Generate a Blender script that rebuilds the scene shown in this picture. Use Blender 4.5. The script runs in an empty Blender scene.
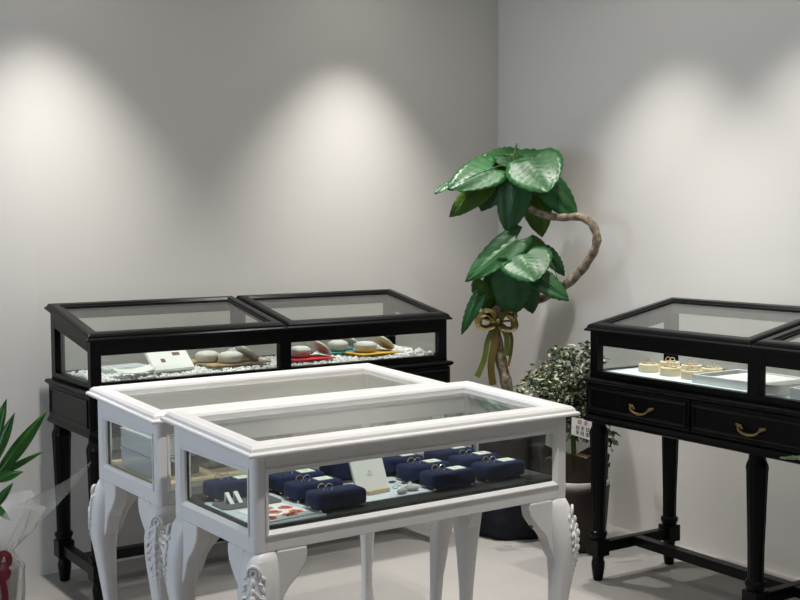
import bpy, math, random
from mathutils import Vector, Matrix
random.seed(7)
PI = math.pi
scene = bpy.context.scene
col = scene.collection

# ------------------------------------------------------------------ camera
CAM_H, F_PX, YAW, PITCH, ROLL = 1.38, 1174.0, -0.6236, 0.0664, 0.0045
cam_d = bpy.data.cameras.new('camera')
cam = bpy.data.objects.new('camera', cam_d); col.objects.link(cam)
cam_d.sensor_width = 36.0; cam_d.lens = 36.0 * F_PX / 800.0
cam_d.clip_start = 0.05
_r = Vector((math.cos(YAW), math.sin(YAW), 0)); _f = Vector((-math.sin(YAW), math.cos(YAW), 0)); _u = Vector((0, 0, 1))
FWD = _f * math.cos(PITCH) - _u * math.sin(PITCH)
UP0 = _u * math.cos(PITCH) + _f * math.sin(PITCH)
RT = _r * math.cos(ROLL) + UP0 * math.sin(ROLL) * -1
UP = UP0 * math.cos(ROLL) + _r * math.sin(ROLL)
M = Matrix((RT, UP, -FWD)).transposed().to_4x4(); M.translation = Vector((0, 0, CAM_H))
cam.matrix_world = M
scene.camera = cam

def at(px, py, depth):
    """point seen at a photo pixel, at a given distance along the camera axis"""
    return Vector((0, 0, CAM_H)) + (FWD + RT * ((px - 400) / F_PX) + UP * ((300 - py) / F_PX)) * depth
def at_z(px, py, z):
    d = FWD + RT * ((px - 400) / F_PX) + UP * ((300 - py) / F_PX)
    return Vector((0, 0, CAM_H)) + d * ((z - CAM_H) / d.z)

# ------------------------------------------------------------------ light
scene.view_settings.view_transform = 'Standard'
scene.view_settings.look = 'None'
scene.view_settings.gamma = 1.0
scene.view_settings.use_curve_mapping = False
scene.view_settings.exposure = -0.1
world = bpy.data.worlds.new('world'); scene.world = world; world.use_nodes = True
world.node_tree.nodes['Background'].inputs[0].default_value = (0.75, 0.86, 1.0, 1)
world.node_tree.nodes['Background'].inputs[1].default_value = 0.35

XR, YB, ZC = 3.849, 4.505, 2.75      # right wall, back wall, ceiling
XL, YF = -2.6, -2.4                  # shop-front side and wall behind the camera

def spot(name, loc, target, power, half_deg, blend, colr=(1.0, 0.965, 0.918), radius=0.025):
    d = bpy.data.lights.new(name, 'SPOT'); o = bpy.data.objects.new(name, d); col.objects.link(o)
    d.energy = power; d.spot_size = 2 * math.radians(half_deg); d.spot_blend = blend
    d.color = colr; d.shadow_soft_size = radius
    o.location = loc
    o.rotation_euler = (Vector(target) - Vector(loc)).to_track_quat('-Z', 'Y').to_euler()
    return o
DOWN = [((1.52, 4.04), (1.52, 4.10), 175, 37, 1.0), ((2.94, 4.04), (2.94, 4.10), 165, 37, 1.0), ((3.32, 3.36), (3.38, 3.36), 140, 39, 1.0), ((3.34, 2.64), (3.40, 2.64), 128, 39, 1.0),
        ((1.75, 1.95), (1.75, 2.40), 132, 36, 0.9), ((1.90, 2.95), (1.88, 3.10), 60, 33, 0.8)]
for p, q, w, half, bl in DOWN:
    spot('ceiling_or_fill_spot', (p[0], p[1], 2.70), (q[0], q[1], 0.8), w, half, bl)
    spot('ceiling_spotlight_spill', (p[0], p[1], 2.70), (q[0], q[1], 0.8), 4.5, 84, 1.0)      # stray light outside the beam
# unseen downlights added behind and beside the camera for warm bounce light
for x, y in ((0.2, 0.4), (-1.3, 2.2), (1.9, -0.9), (2.9, 0.9)):
    spot('ceiling_or_fill_spot', (x, y, 2.70), (x, y, 0), 70, 44, 0.5)
dl = bpy.data.lights.new('daylight', 'AREA'); dlo = bpy.data.objects.new('daylight', dl); col.objects.link(dlo)
dl.shape = 'RECTANGLE'; dl.size = 1.5; dl.size_y = 2.1; dl.energy = 70; dl.color = (0.70, 0.80, 1.0)
dlo.location = (XL - 0.06, 3.25, 1.6); dlo.rotation_euler = (0, -PI / 2, 0)

# ------------------------------------------------------------------ materials
MATS = {}
def mat(name, base, rough=0.5, metal=0.0, spec=0.5, noise=None, bump=None, coat=0.0, trans=0.0, sheen=0.0, ramp=(0.3, 0.7)):
    m = bpy.data.materials.new(name); m.use_nodes = True
    nt = m.node_tree; b = nt.nodes['Principled BSDF']
    b.inputs['Base Color'].default_value = (*base, 1); b.inputs['Roughness'].default_value = rough
    b.inputs['Metallic'].default_value = metal; b.inputs['Specular IOR Level'].default_value = spec
    b.inputs['Coat Weight'].default_value = coat; b.inputs['Coat Roughness'].default_value = 0.15
    b.inputs['Sheen Weight'].default_value = sheen
    tc = nt.nodes.new('ShaderNodeTexCoord')
    if noise:
        sc, amt = noise[:2]
        n = nt.nodes.new('ShaderNodeTexNoise'); n.inputs['Scale'].default_value = sc; n.inputs['Detail'].default_value = 6
        nt.links.new(tc.outputs['Object'], n.inputs['Vector'])
        r = nt.nodes.new('ShaderNodeValToRGB'); r.color_ramp.elements[0].position = ramp[0]; r.color_ramp.elements[1].position = ramp[1]
        c2 = noise[2] if len(noise) > 2 else tuple(min(1, c * (1 + amt)) for c in base)
        c1 = tuple(c * (1 - amt) for c in base) if len(noise) < 3 else base
        r.color_ramp.elements[0].color = (*c1, 1); r.color_ramp.elements[1].color = (*c2, 1)
        nt.links.new(n.outputs['Fac'], r.inputs['Fac']); nt.links.new(r.outputs['Color'], b.inputs['Base Color'])
    if bump:
        n2 = nt.nodes.new('ShaderNodeTexNoise'); n2.inputs['Scale'].default_value = bump[0]; n2.inputs['Detail'].default_value = 4
        nt.links.new(tc.outputs['Object'], n2.inputs['Vector'])
        bp = nt.nodes.new('ShaderNodeBump'); bp.inputs['Strength'].default_value = bump[1]; bp.inputs['Distance'].default_value = 0.01
        nt.links.new(n2.outputs['Fac'], bp.inputs['Height']); nt.links.new(bp.outputs['Normal'], b.inputs['Normal'])
    if trans:
        t = nt.nodes.new('ShaderNodeBsdfTranslucent'); t.inputs['Color'].default_value = (min(1, base[0] * 2.6), min(1, base[1] * 2.0), base[2] * 0.8, 1)
        mx = nt.nodes.new('ShaderNodeMixShader'); mx.inputs[0].default_value = trans
        nt.links.new(b.outputs[0], mx.inputs[1]); nt.links.new(t.outputs[0], mx.inputs[2])
        nt.links.new(mx.outputs[0], nt.nodes['Material Output'].inputs['Surface'])
    MATS[name] = m
    return m
def film(name, tint, gloss_rough, ior, haze=0.0, haze_col=(1, 1, 1)):
    """thin clear sheet: transmits straight through, reflects by Fresnel"""
    m = bpy.data.materials.new(name); m.use_nodes = True; nt = m.node_tree
    nt.nodes.remove(nt.nodes['Principled BSDF'])
    t = nt.nodes.new('ShaderNodeBsdfTransparent'); t.inputs[0].default_value = (*tint, 1)
    g = nt.nodes.new('ShaderNodeBsdfGlossy'); g.inputs['Roughness'].default_value = gloss_rough
    lw = nt.nodes.new('ShaderNodeLayerWeight'); lw.inputs[0].default_value = 0.5      # Schlick Fresnel, the same on both faces
    r0 = ((ior - 1) / (ior + 1)) ** 2
    pw = nt.nodes.new('ShaderNodeMath'); pw.operation = 'POWER'; pw.inputs[1].default_value = 5.0
    fr = nt.nodes.new('ShaderNodeMath'); fr.operation = 'MULTIPLY_ADD'; fr.inputs[1].default_value = 1 - r0; fr.inputs[2].default_value = r0
    nt.links.new(lw.outputs['Facing'], pw.inputs[0]); nt.links.new(pw.outputs[0], fr.inputs[0])
    mx = nt.nodes.new('ShaderNodeMixShader')
    nt.links.new(fr.outputs[0], mx.inputs[0]); nt.links.new(t.outputs[0], mx.inputs[1]); nt.links.new(g.outputs[0], mx.inputs[2])
    out = mx
    if haze:
        d = nt.nodes.new('ShaderNodeBsdfDiffuse'); d.inputs[0].default_value = (*haze_col, 1)
        m2 = nt.nodes.new('ShaderNodeMixShader'); m2.inputs[0].default_value = haze
        nt.links.new(mx.outputs[0], m2.inputs[1]); nt.links.new(d.outputs[0], m2.inputs[2]); out = m2
    nt.links.new(out.outputs[0], nt.nodes['Material Output'].inputs['Surface'])
    MATS[name] = m
    return m
mat('wall', (0.71, 0.69, 0.657), 0.9, spec=0.15, bump=(220, 0.04))
mat('ceiling', (0.80, 0.78, 0.75), 0.9, spec=0.1)
mat('floor', (0.31, 0.298, 0.282), 0.62, spec=0.3, noise=(2.2, 0.07), bump=(60, 0.05))
mat('black_paint', (0.0045, 0.0045, 0.005), 0.30, spec=0.13, bump=(90, 0.03))
mat('white_paint', (0.78, 0.765, 0.755), 0.38, spec=0.45, bump=(80, 0.02))
mat('black_edge', (0.01, 0.01, 0.01), 0.5)
film('glass', (0.965, 0.985, 0.975), 0.0, 1.45)
film('acrylic', (0.93, 0.96, 0.965), 0.05, 1.45, 0.45, (0.84, 0.88, 0.90))
film('cellophane', (0.96, 0.965, 0.96), 0.12, 1.5, 0.26, (0.85, 0.85, 0.84))
mat('brass', (0.30, 0.22, 0.10), 0.45, metal=1.0)
mat('gold', (0.95, 0.68, 0.38), 0.15, metal=1.0)
mat('silver', (0.85, 0.85, 0.86), 0.12, metal=1.0)
mat('velvet', (0.006, 0.014, 0.058), 0.9, spec=0.2, sheen=0.08, noise=(60, 0.35))
mat('dark_felt', (0.035, 0.036, 0.035), 0.9, noise=(40, 0.2))
mat('grey_felt', (0.10, 0.105, 0.105), 0.9, noise=(50, 0.15))
mat('pale_sheet', (0.64, 0.72, 0.76), 0.3)
mat('paper', (0.83, 0.83, 0.81), 0.6)
mat('card', (0.80, 0.84, 0.74), 0.6)
mat('ink', (0.05, 0.05, 0.055), 0.7)
mat('grey_ink', (0.35, 0.36, 0.38), 0.7)
mat('red_ink', (0.55, 0.05, 0.06), 0.7)
mat('coral_ink', (0.80, 0.26, 0.20), 0.7)
mat('photo_ink', (0.18, 0.09, 0.09), 0.6, noise=(300, 0.5))
mat('pale_wood', (0.55, 0.44, 0.29), 0.55, noise=(30, 0.12))
mat('board_wood', (0.42, 0.30, 0.17), 0.6, noise=(25, 0.2))
mat('pebble', (0.80, 0.80, 0.78), 0.6, noise=(9, 0.08))
mat('ceramic', (0.48, 0.465, 0.41), 0.45, noise=(40, 0.08))
mat('filling', (0.62, 0.61, 0.57), 0.8, noise=(120, 0.1), bump=(150, 0.5))
mat('red_cloth', (0.52, 0.02, 0.03), 0.8)
mat('yellow_cloth', (0.62, 0.36, 0.03), 0.8)
mat('teal_cloth', (0.06, 0.28, 0.25), 0.8)
mat('olive_cloth', (0.32, 0.28, 0.04), 0.8)
mat('cream_disc', (0.74, 0.60, 0.40), 0.6, noise=(40, 0.08))
mat('walnut', (0.14, 0.07, 0.035), 0.5)
mat('blue_white_panel', (0.72, 0.82, 0.88), 0.5)
mat('tray_white', (0.84, 0.82, 0.79), 0.5)
mat('tray_lining', (0.22, 0.23, 0.26), 0.85)
mat('leaf', (0.022, 0.105, 0.028), 0.40, spec=0.42, noise=(7, 0.3), trans=0.22)
mat('backlit_young_leaf', (0.075, 0.16, 0.014), 0.38, spec=0.5, noise=(7, 0.25), trans=0.35)  # yellow-green tone of light passing through leaves, put into the base colour
mat('vein', (0.05, 0.15, 0.05), 0.5)
mat('bark', (0.34, 0.27, 0.19), 0.85, noise=(38, 0.55, (0.07, 0.05, 0.03)), bump=(60, 0.6))
mat('green_stem', (0.05, 0.09, 0.02), 0.6, noise=(40, 0.3))
mat('variegated', (0.012, 0.036, 0.010), 0.45, noise=(60, 0.3, (0.46, 0.48, 0.32)), trans=0.12, ramp=(0.49, 0.56))
mat('dark_pot', (0.022, 0.011, 0.008), 0.55, noise=(12, 0.2))  # dark brown, deepened further to carry the shade under the foliage
mat('dark_kraft', (0.035, 0.020, 0.012), 0.8, noise=(20, 0.3))  # brown paper, darkened like the pot for the same foliage shade
mat('pot_liner', (0.42, 0.41, 0.39), 0.5)  # white liner greyed to stand in for shade beneath the leaves
mat('straw', (0.22, 0.15, 0.055), 0.9, noise=(45, 0.5), bump=(50, 0.9))
mat('navy_cloth', (0.004, 0.005, 0.010), 0.9, bump=(14, 0.9))
mat('soil', (0.03, 0.02, 0.012), 0.95, noise=(60, 0.5), bump=(60, 0.8))
mat('olive_ribbon', (0.11, 0.082, 0.018), 0.55, spec=0.3, noise=(9, 0.35))
mat('green_ribbon', (0.10, 0.14, 0.018), 0.45, spec=0.5)
mat('red_ribbon', (0.12, 0.003, 0.010), 0.35)
mat('strap_leaf', (0.03, 0.15, 0.018), 0.32, spec=0.5, noise=(14, 0.35), trans=0.2)
mat('pale_leaf', (0.34, 0.48, 0.24), 0.4, trans=0.2)
mat('grey_stone', (0.32, 0.31, 0.29), 0.6, noise=(60, 0.15))
mat('window_frame_metal', (0.12, 0.12, 0.12), 0.4, metal=0.6)

# ------------------------------------------------------------------ mesh helpers
class MB:
    def __init__(s): s.v = []; s.f = []
    def add(s, vs, fs):
        o = len(s.v); s.v += [tuple(v) for v in vs]; s.f += [tuple(i + o for i in f) for f in fs]; return s
    def box(s, x0, x1, y0, y1, z0, z1):
        return s.add([(x0, y0, z0), (x1, y0, z0), (x1, y1, z0), (x0, y1, z0), (x0, y0, z1), (x1, y0, z1), (x1, y1, z1), (x0, y1, z1)],
                     [(3, 2, 1, 0), (4, 5, 6, 7), (0, 1, 5, 4), (1, 2, 6, 5), (2, 3, 7, 6), (3, 0, 4, 7)])
    def loft(s, rings, cap=True, closed=True):
        n = len(rings[0]); o = len(s.v)
        for r in rings: s.v += [tuple(p) for p in r]
        for k in range(len(rings) - 1):
            for i in range(n if closed else n - 1):
                j = (i + 1) % n
                s.f.append((o + k * n + i, o + k * n + j, o + (k + 1) * n + j, o + (k + 1) * n + i))
        if cap:
            s.f.append(tuple(o + i for i in reversed(range(n)))); s.f.append(tuple(o + (len(rings) - 1) * n + i for i in range(n)))
        return s
    def lathe(s, prof, seg=20, c=(0, 0, 0), alt=1.0, cap=True):
        rings = []
        for r, z in prof:
            rings.append([(c[0] + r * (alt if i % 2 else 1) * math.cos(2 * PI * i / seg), c[1] + r * (alt if i % 2 else 1) * math.sin(2 * PI * i / seg), c[2] + z) for i in range(seg)])
        return s.loft(rings, cap)
    def tube(s, pts, rad, seg=8, cap=True):
        pts = [Vector(p) for p in pts]; n = len(pts)
        rad = rad if isinstance(rad, (list, tuple)) else [rad] * n
        t0 = (pts[1] - pts[0]).normalized()
        nrm = t0.orthogonal().normalized(); rings = []
        for i, p in enumerate(pts):
            t = (pts[min(i + 1, n - 1)] - pts[max(i - 1, 0)]).normalized()
            nrm = (nrm - t * nrm.dot(t)).normalized(); b = t.cross(nrm)
            rings.append([p + (nrm * math.cos(2 * PI * k / seg) + b * math.sin(2 * PI * k / seg)) * rad[i] for k in range(seg)])
        return s.loft(rings, cap)
    def prism(s, poly, axis, a, b):
        """poly: 2D outline; extruded along axis ('x','y','z') from a to b"""
        def p3(p, t): return {'x': (t, p[0], p[1]), 'y': (p[0], t, p[1]), 'z': (p[0], p[1], t)}[axis]
        return s.loft([[p3(p, a) for p in poly], [p3(p, b) for p in poly]])
    def frame(s, x0, x1, y0, y1, prof, slope=0.0, rails=None):
        """mitred moulding round a rectangle; prof = closed list of (inset, height)"""
        n = len(prof); o = len(s.v)
        for (ins, h) in prof:
            for (x, y) in ((x0 + ins, y0 + ins), (x1 - ins, y0 + ins), (x1 - ins, y1 - ins), (x0 + ins, y1 - ins)):
                s.v.append((x, y, h + slope * y))
        for k in range(n):
            k2 = (k + 1) % n
            for i in range(4):
                j = (i + 1) % 4
                s.f.append((o + k * 4 + i, o + k * 4 + j, o + k2 * 4 + j, o + k2 * 4 + i))
        return s
    def ball(s, c, r, seg=8, rings=5, rot=None):
        r = r if isinstance(r, (list, tuple)) else (r, r, r)
        rr = []
        for k in range(rings + 1):
            a = PI * k / rings; q = max(math.sin(a), 0.02)
            ring = []
            for i in range(seg):
                p = Vector((r[0] * q * math.cos(2 * PI * i / seg), r[1] * q * math.sin(2 * PI * i / seg), -r[2] * math.cos(a)))
                if rot: p = rot @ p
                ring.append(p + Vector(c))
            rr.append(ring)
        return s.loft(rr)
    def torus(s, c, R, r, mtx=None, n=20, m=8, a0=0, a1=2 * PI):
        full = abs(a1 - a0 - 2 * PI) < 1e-4
        rings = []
        for i in range(n + (0 if full else 1)):
            a = a0 + (a1 - a0) * i / n; ring = []
            for k in range(m):
                b = 2 * PI * k / m
                p = Vector(((R + r * math.cos(b)) * math.cos(a), (R + r * math.cos(b)) * math.sin(a), r * math.sin(b)))
                if mtx: p = mtx @ p
                ring.append(p + Vector(c))
            rings.append(ring)
        if full: rings.append(rings[0])
        return s.loft(rings, cap=not full)
    def build(s, name, m, parent=None, smooth=False, bevel=0.0, subsurf=0):
        me = bpy.data.meshes.new(name); me.from_pydata(s.v, [], s.f); me.validate()
        import bmesh
        bm = bmesh.new(); bm.from_mesh(me); bmesh.ops.remove_doubles(bm, verts=bm.verts, dist=1e-6); bmesh.ops.recalc_face_normals(bm, faces=bm.faces); bm.to_mesh(me); bm.free()
        me.materials.append(MATS[m])
        if smooth:
            for p in me.polygons: p.use_smooth = True
        o = bpy.data.objects.new(name, me); col.objects.link(o)
        if parent: o.parent = parent
        if bevel:
            b = o.modifiers.new('bevel', 'BEVEL'); b.width = bevel; b.segments = 2; b.limit_method = 'ANGLE'; b.angle_limit = math.radians(40)
        if subsurf:
            b = o.modifiers.new('sub', 'SUBSURF'); b.levels = subsurf; b.render_levels = subsurf
        return o
def tag(o, label, cat=None, group=None, kind=None):
    if label: o['label'] = label
    if cat: o['category'] = cat
    if group: o['group'] = group
    if kind: o['kind'] = kind
    return o
def thing(name, label, cat, loc=(0, 0, 0), rz=0.0, group=None):
    o = bpy.data.objects.new(name, None); col.objects.link(o); o.empty_display_size = 0.1
    o.location = loc; o.rotation_euler = (0, 0, rz)
    return tag(o, label, cat, group)
def kids(o): return [c for c in bpy.data.objects if c.parent == o]
def copy_tree(o, parent=None, loc=None, rz=None, label=None):
    c = o.copy(); col.objects.link(c); c.parent = parent
    if loc is not None: c.location = loc
    if rz is not None: c.rotation_euler = (0, 0, rz)
    if label: c['label'] = label
    for ch in kids(o): copy_tree(ch, c)
    return c
def link(name, src, parent, loc=None, rz=None):
    c = src.copy(); c.name = name; col.objects.link(c); c.parent = parent
    if loc is not None: c.location = loc
    if rz is not None: c.rotation_euler = (0, 0, rz)
    return c

# ------------------------------------------------------------------ room shell
def struct(mb, name, m, **k): return tag(mb.build(name, m, **k), None, kind='structure')
struct(MB().box(XL - 0.2, XR + 0.2, YF - 0.2, YB + 0.5, -0.1, 0.0), 'floor', 'floor')
struct(MB().box(XL - 0.2, XR + 0.2, YF - 0.2, YB + 0.5, ZC, ZC + 0.1), 'ceiling', 'ceiling')
struct(MB().box(1.512, XR + 0.15, YB, YB + 0.15, 0, ZC), 'wall_back', 'wall')
struct(MB().box(XR, XR + 0.15, YF, YB, 0, ZC), 'wall_right', 'wall')
struct(MB().box(XL, XR, YF - 0.15, YF, 0, ZC), 'wall_front', 'wall')
struct(MB().prism([(1.512, YB), (1.512, YB + 0.15), (XL, YB + 0.42), (XL, YB + 0.27)], 'z', 0, ZC), 'wall_back_bay', 'wall')
# wall on the street side with a shop window
WY0, WY1, WZ0, WZ1 = 2.2, 4.3, 0.85, 2.35
struct(MB().box(XL - 0.15, XL, YF, WY0, 0, ZC).box(XL - 0.15, XL, WY1, YB + 0.42, 0, ZC).box(XL - 0.15, XL, WY0, WY1, 0, WZ0).box(XL - 0.15, XL, WY0, WY1, WZ1, ZC), 'wall_left', 'wall')
wn = bpy.data.objects.new('window_1', None); col.objects.link(wn); wn['kind'] = 'structure'
wf = MB()
for y in (WY0, (WY0 + WY1) / 2 - 0.03, WY1 - 0.06): wf.box(XL - 0.04, XL, y, y + 0.06, WZ0, WZ1)
for z in (WZ0, WZ1 - 0.06): wf.box(XL - 0.04, XL, WY0, WY1, z, z + 0.06)
wf.build('window_frame', 'window_frame_metal', wn)
for y in (WY0 + 0.06, (WY0 + WY1) / 2 + 0.03): MB().box(XL - 0.025, XL - 0.019, y, y + (WY1 - WY0) / 2 - 0.09, WZ0 + 0.06, WZ1 - 0.06).build('pane', 'glass', wn)

# ------------------------------------------------------------------ black display cases
W, D = 1.584, 0.454
ZF, ZBK, SL = 0.963, 1.0545, (1.0545 - 0.963) / 0.468
OVL = 0.0173
def black_case(label):
    t = thing('display_case', label, 'display case', group='black display cases')
    B = 'black_paint'
    lz = lambda v: ZF + SL * (v + 0.007)
    # legs
    legs = None
    for (u, v) in [(a, b) for a in (0.034, W / 2, W - 0.034) for b in (0.036, D - 0.036)]:
        if legs is None:
            m = MB()
            m.lathe([(0.028, 0.60), (0.028, 0.622)], 16)
            m.lathe([(0.036, 0.190), (0.027, 0.196), (0.0285, 0.30), (0.036, 0.555), (0.038, 0.572), (0.036, 0.582), (0.029, 0.598), (0.028, 0.604)], 24, alt=0.93)
            m.lathe([(0.034, 0.178), (0.035, 0.184), (0.034, 0.192), (0.028, 0.196)], 20)
            m.box(-0.031, 0.031, -0.031, 0.031, 0.098, 0.162)
            m.lathe([(0.026, 0.160), (0.030, 0.17), (0.033, 0.180)], 20)
            m.lathe([(0.016, 0.0), (0.019, 0.006), (0.025, 0.05), (0.026, 0.068), (0.022, 0.084), (0.024, 0.092), (0.026, 0.099)], 20)
            legs = m.build('leg', B, t, bevel=0.0025); legs.location = (u, v, 0)
        else: link('leg', legs, t, (u, v, 0))
    for u in (0.034, W / 2, W - 0.034):
        MB().box(u - 0.017, u + 0.017, 0.064, D - 0.064, 0.108, 0.15).build('side_stretcher', B, t, bevel=0.003)
    for a, b in ((0.048, W / 2 - 0.017), (W / 2 + 0.017, W - 0.048)):
        MB().box(a, b, D / 2 - 0.022, D / 2 + 0.022, 0.112, 0.148).build('long_stretcher', B, t, bevel=0.003)
    # lower carcass with drawers
    cz0, cz1 = 0.640, 0.768
    c = MB()
    c.box(0.0, 0.012, 0.0, 0.03, cz0, cz1)
    c.box(0, W, 0.012, D, cz0, cz1)
    c.build('carcass', B, t, bevel=0.002)
    for u0, u1 in ((0.012, 0.526), (0.532, W - 0.532), (W - 0.526, W)):
        d = MB().box(u0, u1, -0.001, 0.0125, 0.655, 0.764).build('drawer', B, t, bevel=0.003)
        bd = MB().frame(u0 + 0.012, u1 - 0.012, 0, 0.085, [(0, 0), (0.0, 0.003), (0.005, 0.005), (0.010, 0.003), (0.010, 0)]).build('bead', B, d)
        bd.rotation_euler = (PI / 2, 0, 0); bd.location = (0, -0.001, 0.667)
        # swan-neck bail handle
        uc = (u0 + u1) / 2 + (0.03 if u0 < 0.1 else 0.005); h = MB()
        for s in (-1, 1):
            x = uc + s * 0.044
            h.ball((x, -0.006, 0.706), (0.010, 0.004, 0.007)); h.ball((x + s * 0.012, -0.005, 0.710), (0.008, 0.003, 0.005)); h.ball((x - s * 0.008, -0.005, 0.701), (0.006, 0.003, 0.005))
            h.tube([(x, -0.004, 0.706), (x, -0.016, 0.704)], 0.0035, 6)
        h.tube([(uc + 0.044 * math.cos(a), -0.017 - 0.003 * math.sin(-a), 0.704 + 0.019 * math.sin(a)) for a in [PI + PI * k / 12 for k in range(13)]], [0.0025 + 0.0022 * math.sin(PI * k / 12) for k in range(13)], 7)
        h.ball((uc, -0.021, 0.684), (0.007, 0.004, 0.005))
        tag(h.build('handle', 'brass', d, smooth=True), 'dull brass swan-neck drawer pull')
    for s, u in ((0, -0.0045), (1, W)):
        o = MB().frame(0.02, D - 0.02, 0, 0.10, [(0, 0), (0.0, 0.0045), (0.004, 0.0045), (0.010, 0.001), (0.010, 0)]).build('side_bead', B, t)
        o.matrix_local = Matrix(((0, 0, -1 if s == 0 else 1, 0.0 if s == 0 else W), (1, 0, 0, 0), (0, 1, 0, 0.655), (0, 0, 0, 1)))
    MB().frame(-0.006, W + 0.006, -0.006, D + 0.006, [(0, 0.622), (0, 0.632), (0.004, 0.640), (0.006, 0.646), (0.06, 0.646), (0.06, 0.618), (0.008, 0.618)]).build('bottom_moulding', B, t, bevel=0.001)
    MB().frame(-0.0115, W + 0.0115, -0.0115, D + 0.0115, [(0.0, 0.776), (0.0, 0.781), (0.005, 0.786), (0.018, 0.788), (0.2, 0.788), (0.2, 0.766), (0.011, 0.766), (0.005, 0.770)]).build('ledge_moulding', B, t, bevel=0.001)
    # glazed upper part
    I = 0.01
    MB().box(I, W - I, I, D - I, 0.782, 0.797).build('display_base', B, t)
    q = 0.040
    def post(u0, u1, v0, v1):
        m = MB(); m.add([(u0, v0, 0.786), (u1, v0, 0.786), (u1, v1, 0.786), (u0, v1, 0.786), (u0, v0, lz(v0)), (u1, v0, lz(v0)), (u1, v1, lz(v1)), (u0, v1, lz(v1))],
                        [(3, 2, 1, 0), (4, 5, 6, 7), (0, 1, 5, 4), (1, 2, 6, 5), (2, 3, 7, 6), (3, 0, 4, 7)])
        m.build('post', B, t, bevel=0.002)
    for u0, u1 in ((I, I + q), (W / 2 - 0.025, W / 2 + 0.025), (W - I - q, W - I)):
        post(u0, u1, I, I + 0.032); post(u0, u1, D - I - 0.045, D - I)
    for a, b in ((I + q, W / 2 - 0.025), (W / 2 + 0.025, W - I - q)):
        MB().box(a, b, I, I + 0.03, 0.786, 0.814).build('front_bottom_rail', B, t, bevel=0.002)
        MB().box(a, b, I, I + 0.03, 0.911, lz(I)).build('front_top_rail', B, t, bevel=0.002)
        MB().box(a, b, D - I - 0.03, D - I, 0.786, 0.814).build('back_bottom_rail', B, t, bevel=0.002)
        MB().box(a, b, D - I - 0.03, D - I, 1.015, lz(D - I - 0.03)).build('back_top_rail', B, t, bevel=0.002)
        MB().box(a - 0.004, b + 0.004, I + 0.012, I + 0.017, 0.808, 0.915).build('front_glass', 'glass', t)
        MB().box(a - 0.004, b + 0.004, D - I - 0.017, D - I - 0.012, 0.808, 1.02).build('back_glass', 'glass', t)
    for u0, u1, g in ((I, I + 0.03, I + 0.012), (W - I - 0.03, W - I, W - I - 0.017)):
        v0, v1 = I + 0.032, D - I - 0.045
        MB().box(u0, u1, v0, v1, 0.786, 0.814).build('side_bottom_rail', B, t, bevel=0.002)
        MB().prism([(v0, lz(v0) - 0.048), (v1, lz(v1) - 0.058), (v1, lz(v1)), (v0, lz(v0))], 'x', u0, u1).build('side_top_rail', B, t, bevel=0.002)
        MB().prism([(v0 - 0.004, 0.808), (v1 + 0.004, 0.808), (v1 + 0.004, lz(v1) - 0.05), (v0 - 0.004, lz(v0) - 0.04)], 'x', g, g + 0.005).build('side_glass', 'glass', t)
    # two sloping lids
    v0, v1 = I - OVL, D - I + OVL
    b0 = ZF + SL * 0.007
    for a, b in ((I - OVL, W / 2 - 0.001), (W / 2 + 0.001, W - I + OVL)):
        fr = MB().frame(a, b, v0, v1, [(0.0, b0 + 0.001), (0.0, b0 + 0.007), (0.004, b0 + 0.010), (0.007, b0 + 0.011), (0.009, b0 + 0.018), (0.014, b0 + 0.023), (0.022, b0 + 0.025), (0.044, b0 + 0.025), (0.052, b0 + 0.018), (0.057, b0 + 0.018), (0.057, b0 + 0.0005), (0.018, b0 + 0.0005)], SL).build('lid', B, t, bevel=0.001)
        g = MB(); gi = 0.054
        g.add([(x, y, z + SL * y) for z in (b0 + 0.010, b0 + 0.015) for (x, y) in ((a + gi, v0 + gi), (b - gi, v0 + gi), (b - gi, v1 - gi), (a + gi, v1 - gi))],
              [(3, 2, 1, 0), (4, 5, 6, 7), (0, 1, 5, 4), (1, 2, 6, 5), (2, 3, 7, 6), (3, 0, 4, 7)])
        g.build('lid_glass', 'glass', fr)
    return t
LF = (1.5056, 3.9668, -0.024)
RF = (3.176, 3.2000, -0.0499 - PI / 2)
case_l = black_case('long black glass-topped display case filled with white pebbles along the back wall')
case_l.location = (LF[0], LF[1], 0); case_l.rotation_euler = (0, 0, LF[2])
case_r = copy_tree(case_l, None, (RF[0], RF[1], 0), RF[2], 'long black glass-topped display case with brass pulls holding round cream ring stands')

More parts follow.
